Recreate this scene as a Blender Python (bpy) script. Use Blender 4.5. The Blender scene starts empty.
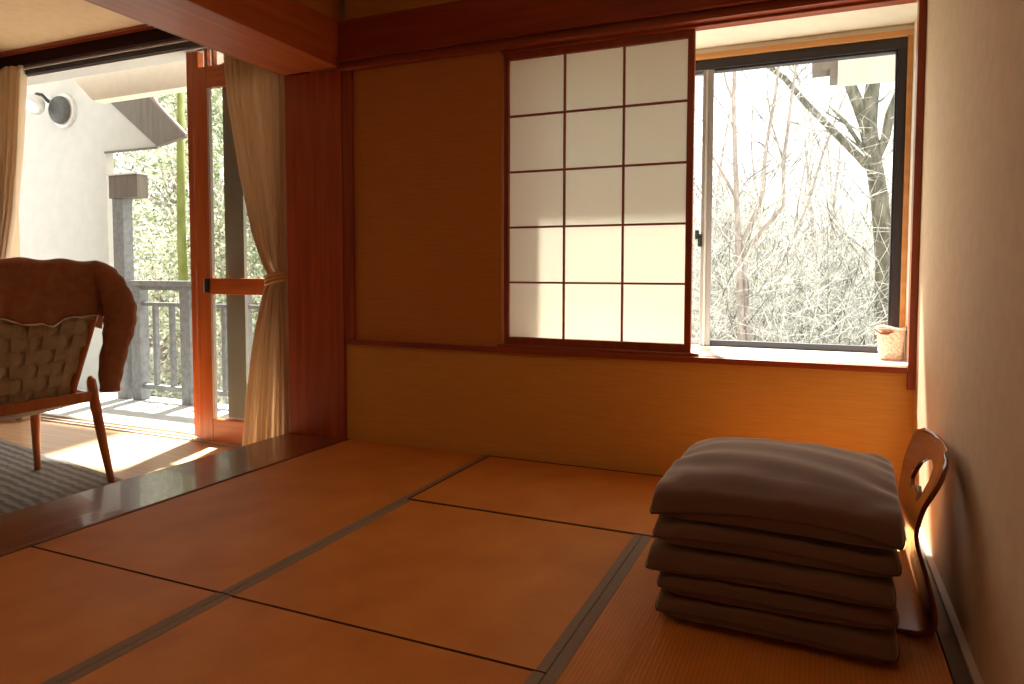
import bpy, bmesh, math, random
import numpy as np
from mathutils import Vector, Matrix
random.seed(7); RNG = np.random.default_rng(11)
S = bpy.context.scene; C = S.collection
PI = math.pi
YB = 3.13          # back wall face
XR = 0.40          # right wall face
FL = -0.20         # wooden floor level of the side room, tatami tops are z = 0

# ------------------------------------------------------------------ materials
def new_mat(name):
    m = bpy.data.materials.new(name); m.use_nodes = True
    nt = m.node_tree
    return m, nt, nt.nodes['Principled BSDF']

def N(nt, typ, **kw):
    n = nt.nodes.new(typ)
    for k, v in kw.items():
        if k in n.inputs.keys() if hasattr(n.inputs, 'keys') else False: n.inputs[k].default_value = v
        else: setattr(n, k, v)
    return n

def mat(name, c1, c2=None, scale=(20, 20, 20), rough=.6, bump=0., detail=4, spec=.4, nscale=1., coat=0., kind='noise', lo=.35, hi=.65, aniso=None):
    m, nt, b = new_mat(name)
    b.inputs['Roughness'].default_value = rough
    b.inputs['Specular IOR Level'].default_value = spec
    b.inputs['Coat Weight'].default_value = coat
    if c2 is None:
        b.inputs['Base Color'].default_value = (*c1, 1); 
        if not bump: return m
        c2 = c1
    tc = nt.nodes.new('ShaderNodeTexCoord'); mp = nt.nodes.new('ShaderNodeMapping')
    mp.inputs['Scale'].default_value = scale
    nt.links.new(tc.outputs['Object'], mp.inputs['Vector'])
    if kind == 'noise':
        t = nt.nodes.new('ShaderNodeTexNoise'); t.inputs['Scale'].default_value = nscale; t.inputs['Detail'].default_value = detail
        fac = t.outputs['Fac']
    else:
        t = nt.nodes.new('ShaderNodeTexWave'); t.wave_type = 'BANDS'; t.bands_direction = kind
        t.inputs['Scale'].default_value = nscale; t.inputs['Distortion'].default_value = 1.2; t.inputs['Detail'].default_value = 2
        fac = t.outputs['Fac']
    nt.links.new(mp.outputs[0], t.inputs['Vector'])
    r = nt.nodes.new('ShaderNodeValToRGB')
    r.color_ramp.elements[0].position = lo; r.color_ramp.elements[0].color = (*c1, 1)
    r.color_ramp.elements[1].position = hi; r.color_ramp.elements[1].color = (*c2, 1)
    nt.links.new(fac, r.inputs[0]); nt.links.new(r.outputs[0], b.inputs['Base Color'])
    if bump:
        bp = nt.nodes.new('ShaderNodeBump'); bp.inputs['Strength'].default_value = bump; bp.inputs['Distance'].default_value = .004
        nt.links.new(fac, bp.inputs['Height']); nt.links.new(bp.outputs[0], b.inputs['Normal'])
    return m

def wood(name, c1, c2, axis, rough=.38, spec=.45, coat=0.):
    sc = {'x': (1.5, 26, 26), 'y': (26, 1.5, 26), 'z': (26, 26, 1.5)}[axis]
    return mat(name, c1, c2, sc, rough, .12, 5, spec, 1., coat, lo=.3, hi=.7)

RED1, RED2 = (.235, .036, .010), (.34, .070, .018)
M = {}
M['wood_x'] = wood('red cedar along x', RED1, RED2, 'x')
M['wood_y'] = wood('red cedar along y', RED1, RED2, 'y')
M['wood_z'] = wood('red cedar along z', RED1, RED2, 'z')
M['beam_y'] = wood('cedar beam along y', (.40, .085, .018), (.52, .135, .028), 'y')
M['col_z'] = wood('cedar boarding upright', (.30, .042, .012), (.46, .095, .03), 'z')
M['door_wood'] = wood('door wood', (.42, .085, .018), (.58, .16, .035), 'z', .3)
M['door_wood_x'] = wood('door wood rail', (.42, .085, .018), (.58, .16, .035), 'x', .3)
M['orange_wood'] = wood('pale orange window wood', (.62, .27, .08), (.75, .38, .14), 'z', .35)
M['orange_wood_x'] = wood('pale orange window wood across', (.62, .27, .08), (.75, .38, .14), 'x', .35)
M['plank'] = wood('polished threshold board', (.19, .06, .024), (.25, .09, .038), 'y', .22, .6, .3)
M['floorwood'] = wood('golden floor boards', (.56, .33, .18), (.66, .42, .25), 'x', .25, .6)
M['wall'] = mat('ochre wall covering', (.61, .325, .085), (.67, .37, .105), (3, 3, 90), .85, .15, 3, .2, 2.)
M['wall_dark'] = mat('darker toned wall covering', (.50, .205, .058), (.55, .235, .068), (3, 3, 90), .85, .15, 3, .2, 2.)
M['rwall'] = mat('beige plaster', (.66, .48, .31), (.70, .52, .34), (6, 6, 6), .9, .1, 6, .2, 3.)
M['cream'] = mat('cream plaster', (.78, .72, .58), (.82, .76, .62), (5, 5, 5), .9, .05, 5, .2, 3.)
M['ceil'] = mat('beige ceiling paper', (.60, .41, .23), (.64, .44, .25), (5, 5, 5), .9, 0, 4, .2, 3.)
M['ceil_w'] = mat('brown ceiling board', (.42, .17, .05), (.5, .22, .07), (2, 40, 2), .7, 0, 4, .3, 1.)
M['alu'] = mat('dark bronze window metal', (.035, .03, .036), None, rough=.5)
M['alu_l'] = mat('grey window metal', (.30, .28, .27), None, rough=.35)
M['sill'] = mat('white sill board', (.80, .76, .70), None, rough=.5)
M['heri_y'] = mat('grey brown mat border cloth', (.23, .165, .12), (.29, .215, .16), (200, 200, 200), .8, .1)
M['seam'] = mat('dark mat edge', (.075, .022, .010), None, rough=.9)
M['black'] = mat('black metal', (.012, .012, .014), None, rough=.4)
M['cush'] = mat('brown grey cushion cloth', (.145, .085, .062), (.175, .105, .078), (1, 30, 1), .85, .1, 3, .25, 1.)
_b = M['cush'].node_tree.nodes['Principled BSDF']; _b.inputs['Sheen Weight'].default_value = 1.; _b.inputs['Sheen Roughness'].default_value = .35; _b.inputs['Sheen Tint'].default_value = (.95, .82, .72, 1)
M['pipe'] = mat('cushion seam cloth', (.11, .06, .042), None, rough=.85)
M['ply'] = wood('bent plywood', (.20, .05, .018), (.28, .08, .028), 'y', .25, .5, .3)
M['curtain'] = None
M['jacket'] = mat('rust brown jacket cloth', (.31, .13, .068), (.37, .165, .09), (12, 12, 12), .9, .25, 5, .2, 2.)
M['lining'] = mat('white jacket lining', (.8, .74, .66), None, rough=.8)
M['chairwood'] = wood('chair wood', (.40, .11, .03), (.50, .17, .05), 'z', .35)
M['rug'] = None
M['ext_white'] = mat('exterior white render', (.42, .415, .375), (.45, .445, .40), (4, 4, 4), .9, .1, 5, .2, 2.)
M['ext_grey'] = mat('grey brown exterior timber', (.115, .10, .082), (.15, .13, .11), (20, 20, 2), .8, .1)
M['rail'] = mat('weathered grey railing', (.13, .14, .145), (.19, .20, .205), (20, 20, 20), .7, .1)
M['deck'] = mat('pale deck boards', (.40, .42, .42), (.47, .49, .48), (2, 60, 2), .55, .2, 3, .4, 1.)
M['bark'] = mat('grey green bark', (.09, .085, .065), (.20, .19, .15), (8, 8, 2), .95, .5, 6, .1, 2.)
M['bark_p'] = mat('pale grey bark', (.26, .215, .195), (.42, .375, .345), (9, 9, 3), .95, .3, 6, .1, 2.)  # colour mottled from grey to pale
M['twig'] = mat('pale twigs', (.125, .125, .11), (.57, .56, .52), (2.2, 2.2, 2.2), .95, 0, 5, .1, 1.6, lo=.38, hi=.56)  # colour mottled from dark to pale
M['leaf'] = mat('pale winter leaves', (.15, .18, .09), (.60, .62, .50), (1.7, 1.7, 1.7), .9, 0, 5, .1, 2.0, lo=.36, hi=.6)
M['moss'] = mat('mossy bark', (.10, .12, .03), (.16, .17, .06), (5, 5, 2), .95, .3, 5, .1, 2.)
M['ground'] = mat('pale leaf covered hillside', (.24, .235, .215), (.44, .435, .40), (1.5, 1.5, 1.5), .95, 0, 8, .1, 2.)
M['basket'] = mat('pink beige wickerwork', (.62, .36, .24), (.80, .62, .48), (60, 60, 60), .8, .5, 2, .2, 1.5)
M['wicker_d'] = mat('dark wicker', (.25, .09, .05), None, rough=.8)
M['lamp_glass'] = mat('lamp glass', (.85, .84, .78), None, rough=.2)
M['vent'] = mat('grey vent hood', (.055, .055, .048), (.075, .075, .065), (30, 30, 30), .6)
M['silver'] = mat('light metal trim', (.55, .53, .50), None, rough=.3)

def tatami_mat(axis):
    m, nt, b = new_mat('woven rush ' + axis)
    tc = nt.nodes.new('ShaderNodeTexCoord')
    w = nt.nodes.new('ShaderNodeTexWave'); w.bands_direction = axis.upper(); w.inputs['Scale'].default_value = 26.
    w.inputs['Distortion'].default_value = .6; w.inputs['Detail'].default_value = 1; w.inputs['Detail Scale'].default_value = 8
    n = nt.nodes.new('ShaderNodeTexNoise'); n.inputs['Scale'].default_value = 5.; n.inputs['Detail'].default_value = 8
    nt.links.new(tc.outputs['Object'], w.inputs['Vector']); nt.links.new(tc.outputs['Object'], n.inputs['Vector'])
    mx = nt.nodes.new('ShaderNodeMath'); mx.operation = 'MULTIPLY_ADD'; mx.inputs[1].default_value = .22
    nt.links.new(w.outputs['Fac'], mx.inputs[0]); nt.links.new(n.outputs['Fac'], mx.inputs[2])
    r = nt.nodes.new('ShaderNodeValToRGB')
    r.color_ramp.elements[0].position = .3; r.color_ramp.elements[0].color = (.50, .165, .028, 1)
    r.color_ramp.elements[1].position = .95; r.color_ramp.elements[1].color = (.69, .28, .055, 1)
    nt.links.new(mx.outputs[0], r.inputs[0]); nt.links.new(r.outputs[0], b.inputs['Base Color'])
    b.inputs['Roughness'].default_value = .55; b.inputs['Specular IOR Level'].default_value = .35
    if axis == 'y': w.inputs['Scale'].default_value = 60.; mx.inputs[1].default_value = .08
    bp = nt.nodes.new('ShaderNodeBump'); bp.inputs['Strength'].default_value = .35 if axis == 'x' else .1; bp.inputs['Distance'].default_value = .003
    nt.links.new(w.outputs['Fac'], bp.inputs['Height']); nt.links.new(bp.outputs[0], b.inputs['Normal'])
    return m
M['tatami_x'] = tatami_mat('x'); M['tatami_y'] = tatami_mat('y')

def translucent_mat(name, col, fac, c_t=None):
    m = bpy.data.materials.new(name); m.use_nodes = True; nt = m.node_tree; nt.nodes.clear()
    o = nt.nodes.new('ShaderNodeOutputMaterial'); mx = nt.nodes.new('ShaderNodeMixShader')
    d = nt.nodes.new('ShaderNodeBsdfDiffuse'); t = nt.nodes.new('ShaderNodeBsdfTranslucent')
    d.inputs['Color'].default_value = (*col, 1); t.inputs['Color'].default_value = (*(c_t or col), 1)
    mx.inputs[0].default_value = fac
    nt.links.new(d.outputs[0], mx.inputs[1]); nt.links.new(t.outputs[0], mx.inputs[2]); nt.links.new(mx.outputs[0], o.inputs[0])
    return m
M['paper'] = translucent_mat('translucent screen paper', (.84, .79, .70), .42, (.88, .85, .78))
M['curtain'] = translucent_mat('beige curtain cloth', (.78, .63, .46), .38)

def glass_mat():
    m = bpy.data.materials.new('window glass'); m.use_nodes = True; nt = m.node_tree; nt.nodes.clear()
    o = nt.nodes.new('ShaderNodeOutputMaterial'); mx = nt.nodes.new('ShaderNodeMixShader')
    t = nt.nodes.new('ShaderNodeBsdfTransparent'); g = nt.nodes.new('ShaderNodeBsdfGlossy'); g.inputs['Roughness'].default_value = .02
    t.inputs['Color'].default_value = (.96, .98, .97, 1)
    lw = nt.nodes.new('ShaderNodeLayerWeight'); lw.inputs['Blend'].default_value = .5
    pw = nt.nodes.new('ShaderNodeMath'); pw.operation = 'POWER'; pw.inputs[1].default_value = 4.
    ml = nt.nodes.new('ShaderNodeMath'); ml.operation = 'MULTIPLY_ADD'; ml.inputs[1].default_value = .45; ml.inputs[2].default_value = .025
    nt.links.new(lw.outputs['Facing'], pw.inputs[0]); nt.links.new(pw.outputs[0], ml.inputs[0]); nt.links.new(ml.outputs[0], mx.inputs[0]); nt.links.new(t.outputs[0], mx.inputs[1]); nt.links.new(g.outputs[0], mx.inputs[2])
    nt.links.new(mx.outputs[0], o.inputs[0]); return m
M['glass'] = glass_mat()

def rug_mat():
    m, nt, b = new_mat('grey ribbed rug')
    tc = nt.nodes.new('ShaderNodeTexCoord'); w = nt.nodes.new('ShaderNodeTexWave'); w.bands_direction = 'Y'
    w.inputs['Scale'].default_value = 6.; w.inputs['Distortion'].default_value = 2.5; w.inputs['Detail'].default_value = 3; w.inputs['Detail Scale'].default_value = 3
    nt.links.new(tc.outputs['Object'], w.inputs['Vector'])
    r = nt.nodes.new('ShaderNodeValToRGB'); r.color_ramp.elements[0].color = (.16, .145, .125, 1); r.color_ramp.elements[1].color = (.27, .255, .225, 1)
    nt.links.new(w.outputs['Fac'], r.inputs[0]); nt.links.new(r.outputs[0], b.inputs['Base Color']); b.inputs['Roughness'].default_value = .95
    bp = nt.nodes.new('ShaderNodeBump'); bp.inputs['Strength'].default_value = .5; bp.inputs['Distance'].default_value = .01
    nt.links.new(w.outputs['Fac'], bp.inputs['Height']); nt.links.new(bp.outputs[0], b.inputs['Normal'])
    return m
M['rug'] = rug_mat()

def web_mat():
    m, nt, b = new_mat('khaki seat webbing')
    tc = nt.nodes.new('ShaderNodeTexCoord'); n = nt.nodes.new('ShaderNodeTexNoise'); n.inputs['Scale'].default_value = 30
    nt.links.new(tc.outputs['Object'], n.inputs['Vector'])
    r = nt.nodes.new('ShaderNodeValToRGB'); r.color_ramp.elements[0].color = (.30, .23, .14, 1); r.color_ramp.elements[1].color = (.44, .36, .24, 1)
    nt.links.new(n.outputs['Fac'], r.inputs[0]); nt.links.new(r.outputs[0], b.inputs['Base Color']); b.inputs['Roughness'].default_value = .85
    return m
M['web'] = web_mat()

# ------------------------------------------------------------------ helpers
def obj(name, verts, faces, m, parent=None, smooth=False, bevel=0., mats=None, fm=None, autosmooth=None):
    me = bpy.data.meshes.new(name); me.from_pydata([tuple(v) for v in verts], [], [tuple(f) for f in faces]); me.update()
    for mm in (mats or [m]): me.materials.append(mm)
    if fm is not None:
        for p, i in zip(me.polygons, fm): p.material_index = i
    if smooth: me.polygons.foreach_set('use_smooth', [True]*len(me.polygons))
    o = bpy.data.objects.new(name, me); C.objects.link(o)
    if parent: o.parent = parent; o.matrix_parent_inverse = Matrix.Identity(4)
    if bevel:
        bv = o.modifiers.new('b', 'BEVEL'); bv.width = bevel; bv.segments = 2; bv.limit_method = 'ANGLE'; bv.angle_limit = .6
    return o
class MB:
    def __init__(s): s.v = []; s.f = []
    def add(s, v, f):
        n = len(s.v); s.v += [tuple(p) for p in v]; s.f += [tuple(i+n for i in q) for q in f]; return s
    def box(s, x0, x1, y0, y1, z0, z1, M4=None):
        v = [(x, y, z) for x in (x0, x1) for y in (y0, y1) for z in (z0, z1)]
        if M4 is not None: v = [tuple(M4 @ Vector(p)) for p in v]
        return s.add(v, [(0, 1, 3, 2), (4, 6, 7, 5), (0, 4, 5, 1), (2, 3, 7, 6), (0, 2, 6, 4), (1, 5, 7, 3)])
    def bar(s, p, q, w, d, up=(0, 0, 1), w2=None, d2=None):
        p = Vector(p); q = Vector(q); a = (q-p).normalized(); u = Vector(up)
        r = a.cross(u)
        if r.length < 1e-4: r = a.cross(Vector((1, 0, 0)))
        r.normalize(); u = r.cross(a)
        w2 = w2 or w; d2 = d2 or d
        v = [c + r*sx*ww/2 + u*sy*dd/2 for c, ww, dd in ((p, w, d), (q, w2, d2)) for sx, sy in ((-1, -1), (1, -1), (1, 1), (-1, 1))]
        return s.add(v, [(3, 2, 1, 0), (4, 5, 6, 7), (0, 1, 5, 4), (1, 2, 6, 5), (2, 3, 7, 6), (3, 0, 4, 7)])
    def tube(s, pts, rad, n=8, cap=True, flat=None):
        pts = [Vector(p) for p in pts]; m = len(pts); rings = []
        prev = None
        for i, p in enumerate(pts):
            a = (pts[min(i+1, m-1)] - pts[max(i-1, 0)]).normalized()
            ref = prev if prev is not None else (Vector((0, 0, 1)) if abs(a.z) < .9 else Vector((1, 0, 0)))
            r = (ref - a*ref.dot(a)).normalized(); prev = r; t = a.cross(r)
            R = rad[i] if hasattr(rad, '__len__') else rad
            fx, fy = flat or (1, 1)
            rings.append([p + (r*math.cos(2*PI*k/n)*fx + t*math.sin(2*PI*k/n)*fy)*R for k in range(n)])
        v = [q for ring in rings for q in ring]; f = []
        for i in range(m-1):
            for k in range(n):
                f.append((i*n+k, i*n+(k+1) % n, (i+1)*n+(k+1) % n, (i+1)*n+k))
        if cap: f.append(tuple(reversed(range(n)))); f.append(tuple((m-1)*n+k for k in range(n)))
        return s.add(v, f)
    def prism(s, poly, y0, y1, ax='y'):
        n = len(poly)
        mk = {'y': lambda a, b, c: (a, c, b), 'z': lambda a, b, c: (a, b, c), 'x': lambda a, b, c: (c, a, b)}[ax]
        v = [mk(a, b, y0) for a, b in poly] + [mk(a, b, y1) for a, b in poly]
        f = [tuple(range(n)), tuple(range(2*n-1, n-1, -1))] + [(i, i+n, (i+1) % n+n, (i+1) % n) for i in range(n)]
        return s.add(v, f)
    def build(s, name, m, parent=None, **kw):
        o = obj(name, s.v, s.f, m, parent, **kw)
        bm = bmesh.new(); bm.from_mesh(o.data); bmesh.ops.recalc_face_normals(bm, faces=bm.faces); bm.to_mesh(o.data); bm.free()
        return o
def tag(o, label=None, cat=None, group=None, kind=None):
    if label: o['label'] = label
    if cat: o['category'] = cat
    if group: o['group'] = group
    if kind: o['kind'] = kind
    return o
def thing(name, label, cat, loc=(0, 0, 0), rotz=0, group=None, kind=None):
    o = bpy.data.objects.new(name, None); C.objects.link(o); o.location = loc; o.rotation_euler = (0, 0, rotz); o.empty_display_size = .1
    return tag(o, label, cat, group, kind)
def struct(o, label=None, cat=None): return tag(o, label, cat, None, 'structure')
def box(name, x0, x1, y0, y1, z0, z1, m, parent=None, bevel=.0): return MB().box(x0, x1, y0, y1, z0, z1).build(name, m, parent, bevel=bevel)

# ------------------------------------------------------------------ room shell
XL = -7.6; YF = -2.0; ZC = 2.86; ZCL = 2.78
struct(box('floor', XL, -2.74, YF, 3.45, FL-.12, FL, M['floorwood']), 'golden wooden floor boards of the side room, sunlit by the glass door', 'floor')
struct(box('floor', -2.74, XR+.0, YF, YB, FL-.12, -.056, M['seam']), 'raised base under the tatami mats', 'floor')
# back wall pieces (one wall)
w = MB()
w.box(-2.74, XR, YB, YB+.2, FL, .590)                # below the sill
w.box(-2.74, XR, YB+.02, YB+.2, 2.262, ZC)            # over the lintel
w.box(-1.85, XR, YB+.2, YB+.44, .30, .590)            # bay below the window
w.box(-1.85, XR, YB+.2, YB+.44, 2.262, 2.6)           # bay above the window
w.box(-1.85, -1.664, YB+.2, YB+.44, .590, 2.262)      # bay end
struct(w.build('wall_back', M['wall']), 'ochre papered wall below and beside the window', 'wall')
struct(box('wall_back', -2.74, -1.664, YB, YB+.2, .590, 2.262, M['wall_dark']), 'papered wall left of the paper screen, its shade put into a brown tone', 'wall')  # same wall as beside it, its shade put into a darker tone
struct(MB().box(XR, XR+.15, YF, YB+.44, FL, ZC).build('wall_right', M['rwall']), 'beige plaster wall on the right with a sliver of sun in its corner', 'wall')
struct(box('wall_front', XL, XR+.15, YF-.15, YF, FL, ZC, M['rwall']), 'beige wall behind the viewer', 'wall')
struct(box('wall_left', XL-.15, XL, YF, 3.45, FL, ZC, M['rwall']), 'beige wall at the far side of the side room', 'wall')
g = MB()
g.box(XL-.15, -6.55, 3.25, 3.45, FL, ZCL+.1)
g.box(-3.24, -2.74, 3.33, 3.45, FL, ZCL+.1)
g.box(-6.55, -3.24, 3.32, 3.45, 2.66, ZCL+.1)
struct(g.build('wall_garden', M['rwall']), 'wall around the sliding glass door of the side room', 'wall')
struct(box('ceiling', -2.95, XR+.15, YF, YB+.2, ZC, ZC+.1, M['ceil_w']), 'brown ceiling over the tatami area', 'ceiling')
struct(box('ceiling', XL-.15, -2.95, YF, 3.45, ZCL, ZCL+.1, M['ceil']), 'beige ceiling of the side room', 'ceiling')
struct(box('wall_header', -3.0, -2.77, YF, 3.14, 2.50, ZC, M['wall_dark']), 'brown wall strip above the big side beam', 'wall')
box_w = struct(box('trim_1', -3.185, -2.742, YF, YB-.022, 2.262, 2.53, M['beam_y'], bevel=.006), 'large orange brown cedar beam crossing the ceiling corner at upper left', 'beam')
struct(box('trim_2', -3.185, -2.742, YB-.02, 3.42, FL, 2.262, M['col_z'], bevel=.004), 'wide red brown boarded post between the curtain and the tatami wall', 'post')
struct(box('trim_3', -3.185, -2.728, YF, YB-.02, FL, 0.0, M['plank'], bevel=.006), 'dark polished wooden threshold board along the left edge of the tatami', 'threshold')
struct(box('trim_14', -3.215, -3.186, YF, YB-.022, 2.268, 2.30, M['wood_y'], bevel=.002), 'thin double batten along the outer lower edge of the side beam', 'batten')
# lintel over screen and window
lt = MB()
lt.box(-2.742, XR, YB-.045, YB+.02, 2.30, 2.53)
lt.box(-2.742, XR, YB-.03, YB+.07, 2.262, 2.30)
struct(lt.build('trim_4', M['wood_x'], bevel=.003), 'deep red brown lintel beam along the top of the back wall', 'beam')
lt = MB()
lt.box(-2.742, XR-.005, YB-.06, YB-.03, 2.290, 2.302); lt.box(-2.742, XR-.005, YB-.05, YB+.0, 2.243, 2.262); lt.box(-1.664, XR-.034, YB-.01, YB+.045, 2.228, 2.262)
struct(lt.build('trim_5', M['wood_x'], bevel=.002), 'thin grooved rail under the lintel beam', 'rail')
# lower sill rail
sl = MB(); sl.box(-2.72, XR-.034, YB-.028, YB+.02, .590, .620)
struct(sl.build('trim_6', M['wood_x'], bevel=.003), 'long red brown sill rail under screen and window', 'rail')
sl = MB(); sl.box(-1.68, -.56, YB-.02, YB+.0, .622, .636); sl.box(-1.66, -.56, YB+.0, YB+.065, .612, .632)
struct(sl.build('trim_7', M['wood_x'], bevel=.002), 'grooved lower track the paper screen slides on', 'rail')
struct(MB().box(-2.735, -2.665, YB-.018, YB+.0, .622, 2.243).build('trim_8', M['wood_z'], bevel=.002), 'slim red brown upright at the left end of the back wall', 'post')
struct(MB().box(XR-.031, XR-.0005, YB-.03, YB+.03, .52, 2.262).build('trim_9', M['wood_z'], bevel=.002), 'slim dark red upright at the right of the window', 'post')
# window reveal
struct(box('trim_10', -1.664, XR-.002, YB+.02, YB+.42, .590, .6225, M['sill'], bevel=.002), 'white sunlit window sill board', 'sill')
struct(MB().box(XR-.010, XR-.001, YB+.03, YB+.42, .6225, 2.235).build('trim_11', M['cream']), 'cream reveal right of the window', 'reveal')
struct(MB().box(-1.664, XR-.001, YB+.05, YB+.42, 2.236, 2.262).build('trim_12', M['cream']), 'cream soffit above the window', 'reveal')
struct(MB().box(-1.6639, -1.657, YB+.05, YB+.42, .6225, 2.236).build('trim_13', M['wood_z']), 'red brown left reveal behind the paper screen', 'reveal')
# floor edge strips at the right wall
struct(MB().box(.335, .377, YF, YB-.005, -.056, .002).build('baseboard_right', mat('dark floor edging', (.10, .065, .045), (.14, .09, .06), (20, 2, 20), .35, 0), bevel=.001), 'dark floor edging board along the right wall', 'edging')
struct(MB().box(.3775, XR-.001, YF, YB-.005, -.056, .012).build('baseboard_back', mat('light wall foot strip', (.62, .52, .42), None, rough=.5), bevel=.001), 'thin pale strip at the foot of the right wall', 'baseboard')

# ------------------------------------------------------------------ tatami mats
def tmat(x0, x1, y0, y1, grain, label, borders, bw=.03):
    cx, cy = (x0+x1)/2, (y0+y1)/2
    t = thing('tatami_mat', label, 'tatami mat', (cx, cy, -.055), 0, 'tatami mats')
    e = .0008
    core = MB().box(x0-cx+e, x1-cx-e, y0-cy+e, y1-cy-e, 0, .0535).build('woven_surface', M['tatami_'+grain], t, bevel=.003)
    for side, wd, mk in borders:
        a = {'l': (x0+e-.0005, x0+wd, y0+e, y1-e), 'r': (x1-wd, x1-e+.0005, y0+e, y1-e), 'n': (x0+e, x1-e, y0+e-.0005, y0+wd), 'f': (x0+e, x1-e, y1-wd, y1-e+.0005)}[side]
        MB().box(a[0]-cx, a[1]-cx, a[2]-cy, a[3]-cy, .002, .0552).build('border_strip', M[mk], t, bevel=.001)
    return t
tmat(-2.722, -1.737, 1.432, 3.122, 'y', 'long orange tatami mat beside the threshold, reaching to the back wall', [('r', .028, 'heri_y'), ('n', .0025, 'seam'), ('l', .012, 'seam')])
tmat(-2.722, -1.737, -.26, 1.430, 'y', 'tatami mat at the lower left corner of the photo beside the threshold', [('r', .034, 'heri_y'), ('f', .0025, 'seam'), ('l', .012, 'seam')])
tmat(-1.735, -.632, 1.430, 2.358, 'y', 'middle tatami mat between the two long grey borders', [('l', .030, 'heri_y'), ('r', .030, 'heri_y'), ('n', .0025, 'seam')])
tmat(-1.735, -.632, .50, 1.428, 'y', 'nearest middle tatami mat, cut by the bottom edge of the photo', [('l', .030, 'heri_y'), ('r', .034, 'heri_y'), ('f', .0025, 'seam')])
tmat(-1.735, .334, 2.360, 3.122, 'y', 'bright tatami mat lying along the back wall under the window', [('n', .011, 'seam'), ('f', .011, 'seam'), ('l', .009, 'seam')])
tmat(-.630, .334, .36, 2.358, 'x', 'tatami mat under the cushion stack with ridges running away', [('l', .036, 'heri_y')])

# ------------------------------------------------------------------ paper screen (shoji)
sx0, sx1, sz0, sz1 = -1.655, -.605, .634, 2.228
t = thing('paper_screen', 'sliding paper screen with a three by five grid, glowing beside the window', 'paper screen', (0, 0, 0))
yS = YB+.012
f = MB(); f.box(sx0, sx0+.028, yS, yS+.028, sz0, sz1); f.box(sx1-.034, sx1, yS, yS+.028, sz0, sz1)
f.box(sx0+.028, sx1-.034, yS+.001, yS+.027, sz0, sz0+.042); f.box(sx0+.028, sx1-.034, yS+.001, yS+.027, sz1-.036, sz1)
f.build('frame', M['wood_z'], t, bevel=.002)
gx0, gx1 = sx0+.028, sx1-.034; gz0, gz1 = sz0+.042, sz1-.036
f = MB()
for k in (1, 2): x = gx0+(gx1-gx0)*k/3; f.box(x-.0055, x+.0055, yS+.006, yS+.018, gz0, gz1)
for k in (1, 2, 3, 4): z = gz0+(gz1-gz0)*k/5; f.box(gx0, gx1, yS+.007, yS+.0175, z-.0055, z+.0055)
f.build('lattice', M['wood_x'], t)
MB().box(gx0-.002, gx1+.002, yS+.0185, yS+.0200, gz0-.002, gz1+.002).build('paper', M['paper'], t)

# ------------------------------------------------------------------ window_1 (right)
t = thing('window_1', 'wide bronze sliding window looking onto bare trees', 'window', kind='structure')
yW = 3.45
f = MB()   # pale wood lining of the frame
f.box(-1.656, .390, yW-.02, yW+.1, 2.180, 2.208); f.box(.366, .3895, yW-.02, yW+.1, .6225, 2.180); f.build('wooden_frame', M['orange_wood_x'], t, bevel=.002)
f = MB()
f.box(-1.656, .366, yW, yW+.09, 2.128, 2.180); f.box(.326, .366, yW, yW+.09, .640, 2.128); f.box(-1.656, -1.62, yW, yW+.09, .640, 2.128)
f.build('metal_frame', M['alu'], t, bevel=.002)
MB().box(-1.656, .3899, yW-.005, yW+.1, 2.208, 2.2355).build('top_fascia', M['cream'], t)
MB().box(-1.656, .366, yW-.01, yW+.09, .6225, .640).build('bottom_frame', M['sill'], t)
def sash(x0, x1, y0, y1, z0, z1, wl, wr, ml, name='sash'):
    s = MB().box(x0, x0+wl, y0, y1, z0, z1).box(x1-wr, x1, y0, y1, z0, z1).box(x0+wl, x1-wr, y0, y1, z0, z0+.034).box(x0+wl, x1-wr, y0, y1, z1-.012, z1).build(name, ml, t, bevel=.002)
    MB().box(x0+wl-.004, x1-wr+.004, (y0+y1)/2-.002, (y0+y1)/2+.002, z0+.03, z1-.008).build('glass', M['glass'], s)
    return s
s1 = sash(-.615, .327, yW+.012, yW+.040, .640, 2.130, .045, .010, M['alu'])
s2 = sash(-1.62, -.590, yW+.048, yW+.076, .640, 2.130, .036, .036, M['alu_l'])
MB().box(-.618, -.560, yW+.004, yW+.012, .642, 2.128).build('meeting_stile', M['alu_l'], s1, bevel=.002)
MB().box(-.600, -.588, yW-.001, yW+.004, .642, 2.125).build('stile_strip', M['silver'], s1, bevel=.002)
f = MB(); f.box(-.632, -.612, yW-.012, yW+.012, 1.18, 1.25); f.box(-.645, -.625, yW-.02, yW-.004, 1.22, 1.27); f.build('latch', M['black'], s1, bevel=.003)

# ------------------------------------------------------------------ basket on the sill
t = thing('wicker_basket', 'small pink beige wicker basket on the right end of the white sill', 'basket', (.322, 3.37, .623))
def frustum(w0, d0, w1, d1, z0, z1, n=28, p=3.5, th=.004, m=None):
    V = []; F = []; L = 10
    def ring(w, d, z): 
        out = []
        for k in range(n):
            a = 2*PI*k/n; c, s_ = math.cos(a), math.sin(a)
            r = (abs(c)**p+abs(s_)**p)**(-1/p); out.append((w*r*c, d*r*s_, z))
        return out
    for i in range(L+1):
        u = i/L; b = .0018*(1 if i % 2 else -1)
        V += ring(w0+(w1-w0)*u+b, d0+(d1-d0)*u+b, z0+(z1-z0)*u)
    for i in range(L+1):
        u = 1-i/L; V += ring(w0+(w1-w0)*u-th, d0+(d1-d0)*u-th, z0+.005+(z1-z0-.005)*u)
    m_ = 2*(L+1)
    for i in range(m_-1):
        for k in range(n): F.append((i*n+k, i*n+(k+1) % n, (i+1)*n+(k+1) % n, (i+1)*n+k))
    F.append(tuple(reversed(range(n)))); F.append(tuple((m_-1)*n+k for k in range(n)))
    return V, F
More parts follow.
